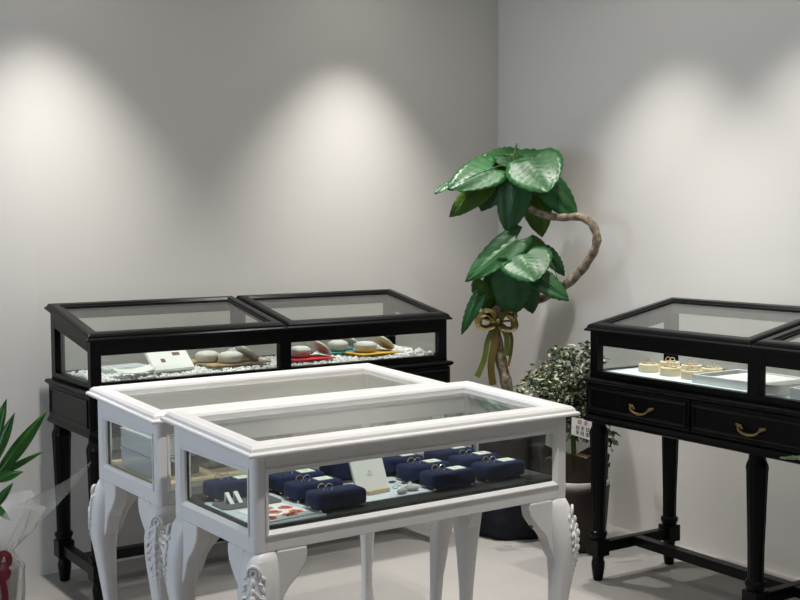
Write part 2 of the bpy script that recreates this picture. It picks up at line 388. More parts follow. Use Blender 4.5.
# ------------------------------------------------------------------ white display tables
WW, WD = 1.0, 0.461
def white_leg_proto():
    def ring(z, o, i):
        r = (i - o) * 0.28; pts = []
        for cx, cy, a0 in ((i - r, i - r, 0), (o + r, i - r, PI / 2), (o + r, o + r, PI), (i - r, o + r, 1.5 * PI)):
            for k in range(4):
                a = a0 + PI / 2 * k / 3
                pts.append((cx + r * math.cos(a), cy + r * math.sin(a), z))
        return pts
    st = [(0.0, -0.004, 0.046), (0.02, -0.005, 0.047), (0.04, 0.002, 0.045), (0.07, 0.008, 0.043), (0.14, 0.009, 0.042), (0.22, 0.004, 0.042), (0.31, -0.008, 0.043), (0.37, -0.017, 0.044), (0.42, -0.0245, 0.048), (0.46, -0.0275, 0.054), (0.50, -0.0265, 0.060), (0.54, -0.019, 0.064), (0.575, -0.009, 0.066), (0.598, 0.001, 0.066)]
    leg = MB().loft([ring(*s) for s in st]).build('leg', 'white_paint', None, smooth=True)
    # ears on both faces
    ear = [(0.058, 0.598), (0.142, 0.598), (0.143, 0.578), (0.138, 0.556), (0.124, 0.536), (0.110, 0.520), (0.094, 0.506), (0.080, 0.488), (0.070, 0.462), (0.060, 0.440), (0.046, 0.42), (0.044, 0.46)]
    e1 = MB().prism(ear, 'y', -0.002, 0.040).build('bracket', 'white_paint', None, bevel=0.005)
    e2 = MB().prism([(p[0], p[1]) for p in ear], 'x', -0.002, 0.040).build('bracket', 'white_paint', None, bevel=0.005)
    # acanthus carving on the knee, following the outer corner
    c = MB(); rnd = random.Random(3)
    zs = [0.59, 0.56, 0.53, 0.50, 0.47, 0.44, 0.41, 0.38, 0.36]
    def oc(z):
        for a, b in zip(st, st[1:]):
            if a[0] <= z <= b[0]: return a[1] + (b[1] - a[1]) * (z - a[0]) / (b[0] - a[0]) + 0.0085
        return 0.008
    dg = Vector((-1, -1, 0)).normalized(); sd = Vector((1, -1, 0)).normalized()
    def on(z, s, out=0.0):
        o = oc(z); return Vector((o, o, z)) + sd * s - dg * (abs(s) * 0.45) + dg * out
    rm = Matrix((sd, Vector((0, 0, 1)), dg)).transposed()
    c.torus(on(0.556, 0, 0.004), 0.016, 0.0045, rm, 16, 6, PI * -0.15, PI * 1.15)
    c.torus(on(0.556, 0, 0.004), 0.008, 0.0035, rm, 12, 6)
    for s in (-1, 1):
        for z, x, r in ((0.578, 0.008, .005), (0.545, 0.020, .006), (0.532, 0.012, .006), (0.518, 0.022, .007), (0.508, 0.010, .006), (0.498, 0.026, .006), (0.486, 0.016, .008), (0.476, 0.026, .006), (0.466, 0.012, .007), (0.455, 0.022, .006), (0.445, 0.009, .007), (0.434, 0.016, .005), (0.424, 0.007, .006), (0.410, 0.010, .005), (0.398, 0.005, .005), (0.384, 0.006, .004)):
            c.ball(on(z, s * x, 0.0015), (r * 0.75, r * 0.75, r * (1.7 + rnd.random() * 0.6)), 7, 5, Matrix.Rotation(s * rnd.uniform(0.3, 1.1), 3, dg))
        for z, x in ((0.524, 0.016), (0.492, 0.020), (0.460, 0.017), (0.430, 0.010)):
            c.torus(on(z, s * x, 0.003), 0.008, 0.0028, rm, 10, 5, PI * 0.2, PI * 1.5)
    for z, r in ((0.534, .007), (0.514, .006), (0.495, .0075), (0.474, .006), (0.454, .0065), (0.436, .005), (0.418, .005), (0.402, .0045), (0.388, .004), (0.374, .0035), (0.36, .003)):
        c.ball(on(z, 0, 0.002), (r * 1.0, r * 1.0, r * 1.7), 8, 6)
    carve = c.build('carving', 'white_paint', None, smooth=True)
    bolt = MB().lathe([(0.005, 0), (0.005, 0.003)], 10).build('bolt', 'black_edge', None)
    return leg, e1, e2, carve, bolt
_leg, _e1, _e2, _cv, _bolt = white_leg_proto()
def white_case(label):
    t = thing('display_table', label, 'display table', group='white carved display tables')
    P = 'white_paint'
    first = True
    for (x, y, a) in ((0, 0, 0), (WW, 0, PI / 2), (WW, WD, PI), (0, WD, 1.5 * PI)):
        if first: lg = _leg; lg.parent = t; lg.location = (x, y, 0); lg.rotation_euler = (0, 0, a)
        else: lg = link('leg', _leg, t, (x, y, 0), a)
        for src, nm in ((_e1, 'bracket'), (_e2, 'bracket'), (_cv, 'carving')):
            if first: src.parent = lg
            else: link(nm, src, lg)
        if first: first = False; _bolt.parent = lg; _bolt.matrix_local = Matrix.Translation((0.118, 0.020, 0.5265)) @ Matrix.Rotation(math.radians(140), 4, 'Y')
        b2 = link('bolt', _bolt, lg) if True else None
        b2.matrix_local = Matrix.Translation((0.020, 0.118, 0.5265)) @ Matrix.Rotation(math.radians(-140), 4, 'X')
    z0, z1 = 0.598, 0.829
    def rp(x0, x1, y0, y1, sx, sy):
        """corner post with a rounded outer edge"""
        r = 0.016; pts = []
        xo, xi = (x0, x1) if sx < 0 else (x1, x0); yo, yi = (y0, y1) if sy < 0 else (y1, y0)
        cx, cy = xo - sx * r, yo - sy * r
        for k in range(6):
            a = PI / 2 * k / 5; pts.append((cx + sx * r * math.cos(a), cy + sy * r * math.sin(a)))
        pts += [(xi, yo), (xi, yi), (xo, yi)]
        pts = sorted(set(pts), key=lambda p: math.atan2(p[1] - (y0 + y1) / 2, p[0] - (x0 + x1) / 2))
        MB().prism(pts, 'z', z0, z1 + 0.004 + (0.018 if sy > 0 else 0)).build('post', P, t, bevel=0.001)
    L0, R0, F0, B0 = 0.030, 0.037, 0.026, 0.048      # post widths
    rp(0, L0, 0, F0, -1, -1); rp(WW - R0, WW, 0, F0, 1, -1); rp(0, L0, WD - B0, WD, -1, 1); rp(WW - R0, WW, WD - B0, WD, 1, 1)
    tb, tt = 0.647, 0.786
    s = 0.02 / WD
    for (y, n) in ((0.0, 'front'), (WD - 0.03, 'back')):
        MB().box(L0, WW - R0, y, y + 0.03, z0, tb - 0.012).build(n + '_bottom_rail', P, t, bevel=0.002)
        MB().box(L0, WW - R0, y, y + 0.03, tt, z1 + s * y).build(n + '_top_rail', P, t, bevel=0.002)
        bm = MB().frame(0.0, WW - L0 - R0, 0, tt - tb + 0.024, [(0, 0), (0.0, 0.003), (0.004, 0.003), (0.012, -0.006), (0.012, -0.012), (0, -0.012)]).build('glazing_bead', P, t)
        bm.matrix_local = Matrix(((1, 0, 0, L0), (0, 0, -1 if n == 'front' else 1, 0.0 if n == 'front' else WD), (0, 1, 0, tb - 0.012), (0, 0, 0, 1)))
        MB().box(L0 - 0.004, WW - R0 + 0.004, y + 0.012, y + 0.017, tb - 0.012, tt + 0.006).build(n + '_glass', 'glass', t)
    for (x, n) in ((0.0, -1), (WW - 0.03, 1)):
        MB().box(x, x + 0.03, F0, WD - B0, z0, tb - 0.012).build('side_bottom_rail', P, t, bevel=0.002)
        MB().prism([(F0, tt), (WD - B0, tt), (WD - B0, z1 + s * (WD - B0)), (F0, z1 + s * F0)], 'x', x, x + 0.03).build('side_top_rail', P, t, bevel=0.002)
        bm = MB().frame(0.0, WD - F0 - B0, 0, tt - tb + 0.024, [(0, 0), (0.0, 0.003), (0.004, 0.003), (0.012, -0.006), (0.012, -0.012), (0, -0.012)]).build('glazing_bead', P, t)
        bm.matrix_local = Matrix(((0, 0, n, x if n < 0 else x + 0.03), (1, 0, 0, F0), (0, 1, 0, tb - 0.012), (0, 0, 0, 1)))
        MB().box(x + 0.012, x + 0.017, F0 - 0.004, WD - B0 + 0.004, tb - 0.012, tt + 0.006).build('side_glass', 'glass', t)
        MB().box(x + 0.017 if n < 0 else x + 0.008, x + 0.022 if n < 0 else x + 0.012, WD - B0 - 0.006, WD - B0, tb, tt).build('glass_seal', 'black_edge', t)
    MB().box(0.004, WW - 0.004, 0.004, WD - 0.004, 0.628, 0.640).build('display_base', P, t)
    v0, v1 = -0.0245, WD + 0.0245
    fr = MB().frame(-0.0245, WW + 0.0245, v0, v1, [(0.002, z1 + 0.004), (0.0, z1 + 0.007), (0.0, z1 + 0.011), (0.003, z1 + 0.014), (0.008, z1 + 0.015), (0.011, z1 + 0.023), (0.018, z1 + 0.029), (0.030, z1 + 0.031), (0.034, z1 + 0.0325), (0.048, z1 + 0.0325), (0.053, z1 + 0.028), (0.060, z1 + 0.025), (0.064, z1 + 0.018), (0.064, z1 + 0.0005), (0.02, z1 + 0.0005)], s).build('lid', P, t, bevel=0.001)
    gi = 0.062
    MB().add([(x, y, z + s * y) for z in (z1 + 0.010, z1 + 0.015) for (x, y) in ((-0.0245 + gi, v0 + gi), (WW + 0.0245 - gi, v0 + gi), (WW + 0.0245 - gi, v1 - gi), (-0.0245 + gi, v1 - gi))],
             [(3, 2, 1, 0), (4, 5, 6, 7), (0, 1, 5, 4), (1, 2, 6, 5), (2, 3, 7, 6), (3, 0, 4, 7)]).build('lid_glass', 'glass', fr)
    return t
WF = (1.3107, 2.4122, -0.0136)
VF = (1.3248, 2.9913, -0.0136)
tab1 = white_case('white carved display table with navy ring blocks under its glass')
tab1.location = (WF[0], WF[1], 0); tab1.rotation_euler = (0, 0, WF[2])
tab2 = copy_tree(tab1, None, (VF[0], VF[1], 0), VF[2], 'white carved display table holding clear acrylic boxes, beside the pebble-filled black case')

def in_frame(fr, u, v, z=0.0):
    c, s = math.cos(fr[2]), math.sin(fr[2])
    return Vector((fr[0] + u * c - v * s, fr[1] + u * s + v * c, z))
def place(o, fr, u, v, z, rz=0.0):
    o.location = in_frame(fr, u, v, z); o.rotation_euler = (0, 0, fr[2] + rz); return o
def rounded_rect(x0, x1, y0, y1, r, n=5):
    pts = []
    for cx, cy, a0 in ((x1 - r, y1 - r, 0), (x0 + r, y1 - r, PI / 2), (x0 + r, y0 + r, PI), (x1 - r, y0 + r, 1.5 * PI)):
        for k in range(n): a = a0 + PI / 2 * k / (n - 1); pts.append((cx + r * math.cos(a), cy + r * math.sin(a)))
    return pts

# ------------------------------------------------------------------ contents of the nearer white table
FZ = 0.640
o = place(MB().prism(rounded_rect(0.022, WW - 0.022, 0.022, WD - 0.022, 0.004), 'z', 0, 0.012).build('base_mat', 'dark_felt'), WF, 0, 0, FZ)
tag(o, 'dark grey felt mat lining the table of navy ring blocks', 'mat')
ZT = FZ + 0.012
for (u0, u1, v0, v1, lab) in ((0.024, 0.222, 0.03, 0.33, 'pale blue sheet under the coral flower print card'), (0.365, 0.60, 0.085, 0.30, 'pale blue sheet under the leaning white booklet')):
    o = place(MB().prism(rounded_rect(u0, u1, v0, v1, 0.012), 'z', 0, 0.0025).build('plastic_sheet', 'pale_sheet'), WF, 0, 0, ZT)
    tag(o, lab, 'sheet', 'pale sheets in the white table')
ZS = ZT + 0.0025
o = place(MB().prism(rounded_rect(0.03, 0.20, 0.215, 0.303, 0.018), 'z', 0, 0.003).build('felt_pad', 'grey_felt'), WF, 0, 0, ZS)
tag(o, 'grey rounded felt pad in front of the leftmost navy block', 'pad')
o['label'] = 'grey rounded felt pad carrying two small white ticket stands'
# flower print card
fc = thing('print_card', 'white card printed with coral flowers on a pale sheet', 'card'); place(fc, WF, 0.125, 0.125, ZS, 0.10)
MB().box(-0.068, 0.068, -0.072, 0.068, 0, 0.003).build('card_sheet', 'paper', fc)
fl = MB(); fi = MB(); rr = random.Random(5)
for (x, y) in ((-0.045, -0.04), (-0.04, 0.03), (0.0, 0.045), (0.01, -0.045), (0.045, 0.02), (0.04, -0.03), (-0.005, 0.0)):
    for k in range(5):
        a = 2 * PI * k / 5 + x * 50
        fl.lathe([(0.0095, 0), (0.0095, 0.0004)], 9, (x + 0.011 * math.cos(a), y + 0.010 * math.sin(a), 0.003))
    for k in range(3): 
        a = rr.random() * 6; fi.box(x + 0.018 * math.cos(a) - 0.003, x + 0.018 * math.cos(a) + 0.003, y + 0.018 * math.sin(a) - 0.002, y + 0.018 * math.sin(a) + 0.002, 0.003, 0.0036)
fl.build('flower_print', 'coral_ink', fc); fi.build('leaf_print', 'ink', fc)
# two little ticket stands on the pad
for u in (0.075, 0.100):
    m = MB().add([(-0.006, 0, 0), (0.006, 0, 0), (0.006, 0.002, 0), (-0.006, 0.002, 0), (-0.006, 0.026, 0.026), (0.006, 0.026, 0.026), (0.006, 0.028, 0.025), (-0.006, 0.028, 0.025)],
                 [(3, 2, 1, 0), (4, 5, 6, 7), (0, 1, 5, 4), (1, 2, 6, 5), (2, 3, 7, 6), (3, 0, 4, 7)]).box(-0.006, 0.006, 0.022, 0.0275, 0, 0.022)
    tag(place(m.build('ticket_stand', 'paper'), WF, u, 0.262, ZS + 0.003, 0.15), 'tiny white slanted ticket stand on a grey pad', 'ticket', 'ticket stands on the grey pad')

# navy velvet ring blocks, their rings and cards
blk = thing('ring_block', 'navy velvet ring block on small brass feet in the white table', 'ring display', group='navy velvet ring blocks')
BL, BD, BH = 0.145, 0.076, 0.040
def pad(l, d, z0, z1, e=0.006):
    return MB().loft([[(x, y, z) for x, y in rounded_rect(-l / 2 + i, l / 2 - i, -d / 2 + i, d / 2 - i, 0.010, 4)] for z, i in ((z0, e), (z0 + 0.003, 0.001), (z0 + 0.008, 0), (z1 - 0.010, 0), (z1 - 0.004, 0.0015), (z1 - 0.001, 0.005), (z1, 0.010))])
pad(BL, BD, 0.008, 0.008 + BH).build('velvet_body', 'velvet', blk, smooth=True)
fm = None
for sx in (-1, 1):
    for sy in (-1, 1):
        if fm is None:
            fm = MB().lathe([(0.0035, 0), (0.0045, 0.003), (0.004, 0.010)], 10).build('foot', 'gold', blk, smooth=True); fm.location = (sx * (BL / 2 - 0.012), sy * (BD / 2 - 0.012), 0)
        else: link('foot', fm, blk, (sx * (BL / 2 - 0.012), sy * (BD / 2 - 0.012), 0))
_ring = {}
def add_ring(fr, u, v, z, rz, metal, label, group, R=0.0094):
    if (metal, R) not in _ring:
        o = MB().torus((0, 0, 0), R, 0.0017, Matrix.Rotation(PI / 2, 3, 'X'), 22, 7).build('ring', metal, smooth=True); _ring[(metal, R)] = o
    else:
        o = _ring[(metal, R)].copy(); col.objects.link(o)
    place(o, fr, u, v, z + R * 0.75, rz); tag(o, label, 'ring', group); return o
_card = None
def add_card(u, v, z):
    global _card
    if _card is None:
        o = thing('price_card', 'cream price card lying on a navy velvet ring block', 'card', group='price cards on ring blocks')
        MB().prism([(-0.022, -0.017), (0.022, -0.017), (0.022, 0.017), (-0.022, 0.017)], 'z', 0, 0.002).build('card_sheet', 'card', o)
        MB().box(-0.010, 0.010, 0.002, 0.0035, 0.002, 0.0023).box(-0.007, 0.007, -0.003, -0.0018, 0.002, 0.0023).build('print', 'grey_ink', o)
        _card = o
    else: o = copy_tree(_card)
    return place(o, WF, u, v, z)
spots = [(0.283, 0.093, 0), (0.288, 0.213, 1), (0.298, 0.322, 1), (0.118, 0.345, 1), (0.655, 0.110, 1), (0.657, 0.226, 1), (0.650, 0.345, 1), (0.838, 0.115, 1), (0.844, 0.230, 1), (0.840, 0.345, 1)]
WHICH = ['without a price card', 'just behind the one without a price card', 'two behind the one without a price card', 'behind the ticket stands',
         'heading the file beside the booklet', 'amid the file beside the booklet', 'ending the file beside the booklet',
         'heading the file by the end pane', 'amid the file by the end pane', 'ending the file by the end pane']
for i, (u, v, c) in enumerate(spots):
    zb = ZT + (0.0025 if (u < 0.22 or (0.365 < u < 0.60)) else 0)
    zb = ZS if i in (3,) else ZT
    b = blk if i == 0 else copy_tree(blk)
    place(b, WF, u, v, zb); b['label'] = 'navy velvet ring block ' + WHICH[i]
    zt = zb + 0.008 + BH
    add_ring(WF, u - 0.038, v + 0.008, zt, -0.15, 'gold', 'gold band in the navy block ' + WHICH[i], 'rings in the velvet blocks')
    add_ring(WF, u - 0.020, v + 0.000, zt, -0.15, 'silver', 'silver band in the navy block ' + WHICH[i], 'rings in the velvet blocks')
    if c: add_card(u + 0.030, v + 0.002, zt)['label'] = 'price card on the navy block ' + WHICH[i]
# taller plain navy box behind the booklet
o = thing('velvet_box', 'tall plain navy velvet box behind the white booklet', 'box'); place(o, WF, 0.490, 0.375, ZT)
pad(0.14, 0.07, 0.0, 0.074).build('body', 'velvet', o, smooth=True); pad(0.143, 0.073, 0.056, 0.086).build('lid', 'velvet', o, smooth=True)
# leaning booklet with crest
bk = thing('booklet', 'white booklet with a faint crest leaning on a cream wooden block', 'booklet'); place(bk, WF, 0.445, 0.165, ZS, 0.10)
MB().box(-0.055, 0.055, -0.004, 0.004, 0, 0.092).build('cover', 'paper', bk, bevel=0.001)
cr = MB().torus((0, 0, 0), 0.003, 0.0004, None, 14, 5).tube([(-0.006, -0.003, 0), (0, 0.005, 0), (0.006, -0.003, 0)], 0.0004, 5).box(-0.011, 0.011, -0.008, -0.0072, -0.0004, 0.0004).box(-0.006, 0.006, -0.011, -0.0104, -0.0004, 0.0004)
co = cr.build('crest_print', 'grey_ink', bk); co.rotation_euler = (PI / 2, 0, 0); co.location = (0.0, -0.0042, 0.055)
bk.rotation_euler = (math.radians(-22), 0, WF[2] + 0.10); bk.location.z += 0.002
o = place(MB().box(-0.03, 0.045, -0.012, 0.0, 0, 0.012).build('wooden_block', 'pale_wood', bevel=0.0015), WF, 0.443, 0.155, ZS, 0.10)
tag(o, 'small cream wooden block at the foot of the white booklet', 'block')
for (u, v, rz, sc) in ((0.500, 0.108, 0.3, 1.0), (0.540, 0.122, -0.5, 1.1)):
    o = place(MB().ball((0, 0, 0.0075), (0.020 * sc, 0.011 * sc, 0.0075), 12, 6).build('flat_stone', 'grey_stone', smooth=True), WF, u, v, ZS, rz)
    tag(o, ('smaller' if sc == 1.0 else 'larger') + ' flat grey stone lying before the leaning booklet', 'stone', 'flat stones')
for (u, v, s) in ((0.520, 0.170, 0.012), (0.545, 0.190, 0.010), (0.535, 0.155, 0.009), (0.565, 0.165, 0.011), (0.50, 0.190, 0.009)):
    o = place(MB().lathe([(s * 0.5, 0), (s * 0.8, s * 0.35), (s * 0.45, s * 1.0), (s * 0.1, s * 1.25)], 7).build('crystal', 'acrylic'), WF, u, v, ZS, u * 9)
    tag(o, 'small clear faceted crystal on the pale sheet beside the booklet', 'crystal', 'clear crystals')
for (u, v, w) in ((0.575, 0.205, 0.008), (0.555, 0.235, 0.009)):
    o = place(MB().prism([(-w, -w * .7), (w, -w * .7), (w, w * .7), (-w, w * .7)], 'z', 0, 0.004).build('ring_chip', 'ink', bevel=0.001), WF, u, v, ZS, 0.2)
    tag(o, ('smaller' if w == 0.008 else 'larger') + ' tiny dark tile on the pale sheet beside clear crystals', 'tile', 'dark tiles')
add_ring(WF, 0.742, 0.098, ZT + 0.003, 0.5, 'silver', 'silver band leaning between two navy ring blocks at the table front', None, 0.0105)

# acrylic boxes in the farther white table
o = place(MB().prism(rounded_rect(0.022, WW - 0.022, 0.022, WD - 0.022, 0.004), 'z', 0, 0.008).build('base_mat', 'pale_wood'), VF, 0, 0, FZ)
tag(o, 'pale wooden board lining the table of clear acrylic boxes', 'mat')
ab0 = None
for k, (u, v, z) in enumerate(((0.11, 0.24, 0), (0.11, 0.24, 0.060), (0.30, 0.26, 0), (0.30, 0.26, 0.060))):
    t = thing('acrylic_box', 'clear acrylic storage box %s' % ('lower' if z == 0 else 'upper, knobbed') + ' of the stack ' + ('next to the end pane' if u < 0.2 else 'away from the end pane'), 'box', group='stacked acrylic boxes')
    MB().box(-0.075, 0.075, -0.115, 0.115, 0.0, 0.052).build('body', 'acrylic', t, bevel=0.003)
    MB().box(-0.077, 0.077, -0.117, 0.117, 0.052, 0.058).build('lid', 'acrylic', t, bevel=0.002)
    if z:
        for i in range(4):
            for j in range(2): MB().lathe([(0.004, 0.058), (0.003, 0.061), (0.005, 0.066), (0.002, 0.070)], 8, (-0.04 + 0.08 * j, -0.085 + 0.055 * i, 0)).build('knob', 'silver', t, smooth=True)
    place(t, VF, u, v, FZ + 0.008 + z)

# ------------------------------------------------------------------ contents of the black case by the back wall
LZ = 0.797
gv = MB(); rg = random.Random(11)
def pebble(m, c, r):
    rot = Matrix.Rotation(rg.random() * 6.28, 3, 'Z') @ Matrix.Rotation(rg.random() * 3, 3, 'X')
    m.ball(c, (r * (0.8 + rg.random() * .5), r * (0.7 + rg.random() * .4), r * (0.6 + rg.random() * .4)), 6, 3, rot)
for i in range(3400):
    u = 0.05 + rg.random() * (W - 0.10); v = 0.05 + rg.random() * (D - 0.11)
    r = 0.0055 + rg.random() * 0.0045
    pebble(gv, (u, v, LZ + 0.006 + rg.random() * 0.012), r)
for i in range(70):
    u = W - 0.15 + rg.random() * 0.09; v = 0.05 + rg.random() * (D - 0.12)
    pebble(gv, (u, v, LZ + 0.018 + rg.random() * 0.012), 0.009 + rg.random() * 0.005)
gv.box(0.045, W - 0.045, 0.045, D - 0.055, LZ, LZ + 0.006)
o = gv.build('gravel', 'pebble'); o.location = (LF[0], LF[1], 0); o.rotation_euler = (0, 0, LF[2])
tag(o, 'white pebble gravel covering the floor of the black case', 'gravel', kind='stuff')
PZ = LZ + 0.0265
# thin boards and cloths
for (u, v, w, d, m, nm, lab, cat) in ((0.66, 0.20, 0.26, 0.15, 'board_wood', 'wooden_board', 'thin tan wooden board under grey ceramic ring boxes', 'board'),
                                      (0.72, 0.35, 0.16, 0.08, 'olive_cloth', 'cloth_square', 'olive cloth square on pebbles behind the tan board', 'cloth'),
                                      (0.975, 0.165, 0.20, 0.14, 'red_cloth', 'cloth_square', 'bright red cloth square under a ceramic ring box', 'cloth'),
                                      (1.215, 0.30, 0.15, 0.12, 'teal_cloth', 'cloth_square', 'teal cloth square under a ceramic ring box', 'cloth'),
                                      (1.305, 0.18, 0.20, 0.14, 'yellow_cloth', 'cloth_square', 'golden yellow cloth square under a ceramic ring box', 'cloth'),
                                      (0.47, 0.33, 0.20, 0.12, 'board_wood', 'wooden_board', 'thin tan wooden board behind the white booklet on pebbles', 'board')):
    o = place(MB().prism(rounded_rect(-w / 2, w / 2, -d / 2, d / 2, 0.01, 4), 'z', 0, 0.004 if 'cloth' in nm else 0.006).build(nm, m), LF, u, v, PZ, 0.12 * math.sin(u * 20))
    tag(o, lab, cat, 'cloths on the pebbles' if 'cloth' in nm else 'boards on the pebbles')
TZ = PZ + 0.006
def ring_bowl(u, v, r, z, label):
    t = thing('ring_bowl', label, 'ring box', group='round ceramic ring boxes')
    MB().lathe([(r * 0.70, 0), (r * 0.86, 0.004), (r * 0.98, 0.016), (r, 0.026), (r * 0.97, 0.034), (r * 0.90, 0.035), (r * 0.88, 0.028)], 28).build('bowl', 'ceramic', t, smooth=True)
    MB().lathe([(r * 0.89, 0.028), (r * 0.86, 0.036), (r * 0.7, 0.041), (r * 0.4, 0.044), (r * 0.05, 0.045)], 24).build('filling', 'filling', t, smooth=True)
    return place(t, LF, u, v, z)
def bowl_lid(u, v, r, z, lean, rz, label):
    o = MB().lathe([(r * 0.15, -0.007), (r * 0.82, -0.007), (r * 0.96, -0.004), (r, 0.0), (r * 0.97, 0.005), (r * 0.8, 0.010), (r * 0.4, 0.0125), (r * 0.03, 0.013)], 28).build('bowl_lid', 'ceramic', smooth=True)
    tag(o, label, 'lid', 'lids leaning by the ring boxes')
    place(o, LF, u, v, z + r * math.sin(lean) * 0.97 + 0.004)
    o.rotation_euler = (Matrix.Rotation(LF[2] + rz, 3, 'Z') @ Matrix.Rotation(lean, 3, 'Y')).to_euler()
    return o
ring_bowl(0.57, 0.25, 0.048, TZ, 'open grey ceramic ring box at the back of the tan board')
ring_bowl(0.635, 0.175, 0.050, TZ, 'open grey ceramic ring box at the front of the tan board')
ring_bowl(0.73, 0.30, 0.046, TZ, 'open grey ceramic ring box between tan board and olive cloth')
bowl_lid(0.712, 0.185, 0.055, TZ - 0.004, math.radians(38), 0.1, 'grey ceramic lid leaning against a ring box on the tan board')
ring_bowl(0.955, 0.185, 0.046, TZ, 'open grey ceramic ring box on the red cloth')
bowl_lid(1.048, 0.19, 0.055, TZ - 0.004, math.radians(38), 0.1, 'grey ceramic lid leaning by the red cloth')
ring_bowl(1.205, 0.30, 0.046, TZ, 'open grey ceramic ring box on the teal cloth')
ring_bowl(1.275, 0.19, 0.050, TZ, 'open cream ceramic ring box on the golden yellow cloth')
bowl_lid(1.372, 0.20, 0.055, TZ - 0.004, math.radians(38), 0.1, 'grey ceramic lid leaning by the golden yellow cloth')
bowl_lid(1.29, 0.325, 0.046, TZ - 0.004, math.radians(38), 0.1, 'grey ceramic lid leaning by the teal cloth')
# white booklet on a rest and a curled sheet
t = thing('booklet', 'white booklet with two tiny pictures leaning in the pebbles', 'booklet'); place(t, LF, 0.382, 0.13, PZ, 0.12)
MB().box(-0.085, 0.085, 0, 0.014, 0, 0.110).build('pages', 'paper', t, bevel=0.001)
MB().box(0.018, 0.050, -0.0008, 0.0, 0.066, 0.082).build('picture', 'photo_ink', t); MB().box(-0.042, -0.024, -0.0008, 0.0, 0.036, 0.054).build('picture', 'photo_ink', t)
t.rotation_euler = (math.radians(-48), 0, LF[2] + 0.12); t.location.z += 0.006
m = MB(); n = 10
sheet = lambda a, b, dz: (-0.08 + 0.16 * a + 0.02 * b, -0.045 + 0.09 * b, 0.004 + 0.012 * (2 * a - 1) ** 2 + 0.006 * b + dz)
for dz in (0.0,):
    top = [[sheet(i / n, j / 4, 0.0012) for j in range(5)] for i in range(n + 1)]; bot = [[sheet(i / n, j / 4, 0.0) for j in range(5)] for i in range(n + 1)]
    m.loft([t_ + b_[::-1] for t_, b_ in zip(top, bot)])
o = place(m.build('paper_sheet', 'paper', smooth=True), LF, 0.20, 0.115, PZ + 0.003, 0.1); tag(o, 'curled white paper sheet lying on white pebbles', 'paper')
o = place(MB().prism(rounded_rect(-0.09, 0.09, -0.05, 0.05, 0.006), 'z', 0, 0.008).build('glass_plate', 'acrylic', bevel=0.001), LF, 0.24, 0.31, PZ + 0.001, 0.1); tag(o, 'clear flat plate lying on pebbles behind the curled sheet', 'plate')

# ------------------------------------------------------------------ contents of the black case on the right wall
o = place(MB().prism(rounded_rect(0.05, W - 0.05, 0.05, D - 0.065, 0.004), 'z', 0, 0.015).build('display_mat', 'blue_white_panel'), RF, 0, 0, LZ); tag(o, 'pale blue-white display mat under round cream ring stands', 'mat')
RZ = LZ + 0.015
rs0 = None
for i, (u, v) in enumerate(((0.165, 0.165), (0.285, 0.155), (0.155, 0.285), (0.275, 0.275), (0.395, 0.150), (0.385, 0.265))):
    if rs0 is None:
        t = rs0 = thing('ring_stand', 'round cream ring stand with walnut inlay on the pale mat', 'ring stand', group='round cream ring stands')
        MB().lathe([(0.037, 0), (0.0385, 0.002), (0.0385, 0.027), (0.037, 0.0295)], 32).build('disc', 'cream_disc', t, bevel=0.001)
        MB().box(-0.026, 0.026, -0.004, 0.004, 0.0295, 0.0315).build('inlay', 'walnut', t, bevel=0.0008)
    else: t = copy_tree(rs0)
    place(t, RF, u, v, RZ, 0.5 + 0.3 * math.sin(i * 5))
    wh = ('in the row behind the drawers' if v < 0.2 else 'in the row by the wall') + (', nearest the leafy ficus', ', in its middle', ', next to the tray')[0 if u < 0.2 else 1 if u < 0.35 else 2]
    t['label'] = 'round cream ring stand ' + wh
    add_ring(RF, u - 0.008, v, RZ + 0.0295, 0.9, 'gold', 'gold band on the round stand ' + wh, 'rings on the cream stands')
    add_ring(RF, u + 0.010, v + 0.004, RZ + 0.0295, 0.9, 'silver', 'silver band on the round stand ' + wh, 'rings on the cream stands')
def tray(label, w, d, h, cells):
    t = thing('jewelry_tray', label, 'tray')
    MB().frame(-w / 2, w / 2, -d / 2, d / 2, [(0, 0), (0, h), (0.010, h), (0.010, 0.006), (0.2 * d, 0.006), (0.2 * d, 0)]).build('tray_wall', 'tray_white', t, bevel=0.001)
    MB().box(-w / 2 + 0.01, w / 2 - 0.01, -d / 2 + 0.01, d / 2 - 0.01, 0.004, h * 0.35).build('lining', 'tray_lining', t)
    for x0, x1 in cells: MB().box(x0, x1, -d / 2 + 0.012, d / 2 - 0.012, h * 0.35, h - 0.003).build('insert', 'paper', t, bevel=0.002)
    return t
place(tray('white jewellery tray with grey slot and white pad beside cream stands', 0.38, 0.24, 0.030, ((-0.12, 0.18),)), RF, 0.655, 0.195, RZ, 0.0)
place(tray('small white jewellery tray beyond the larger tray', 0.26, 0.20, 0.034, ((-0.10, 0.12),)), RF, 1.03, 0.155, RZ, 0.0)

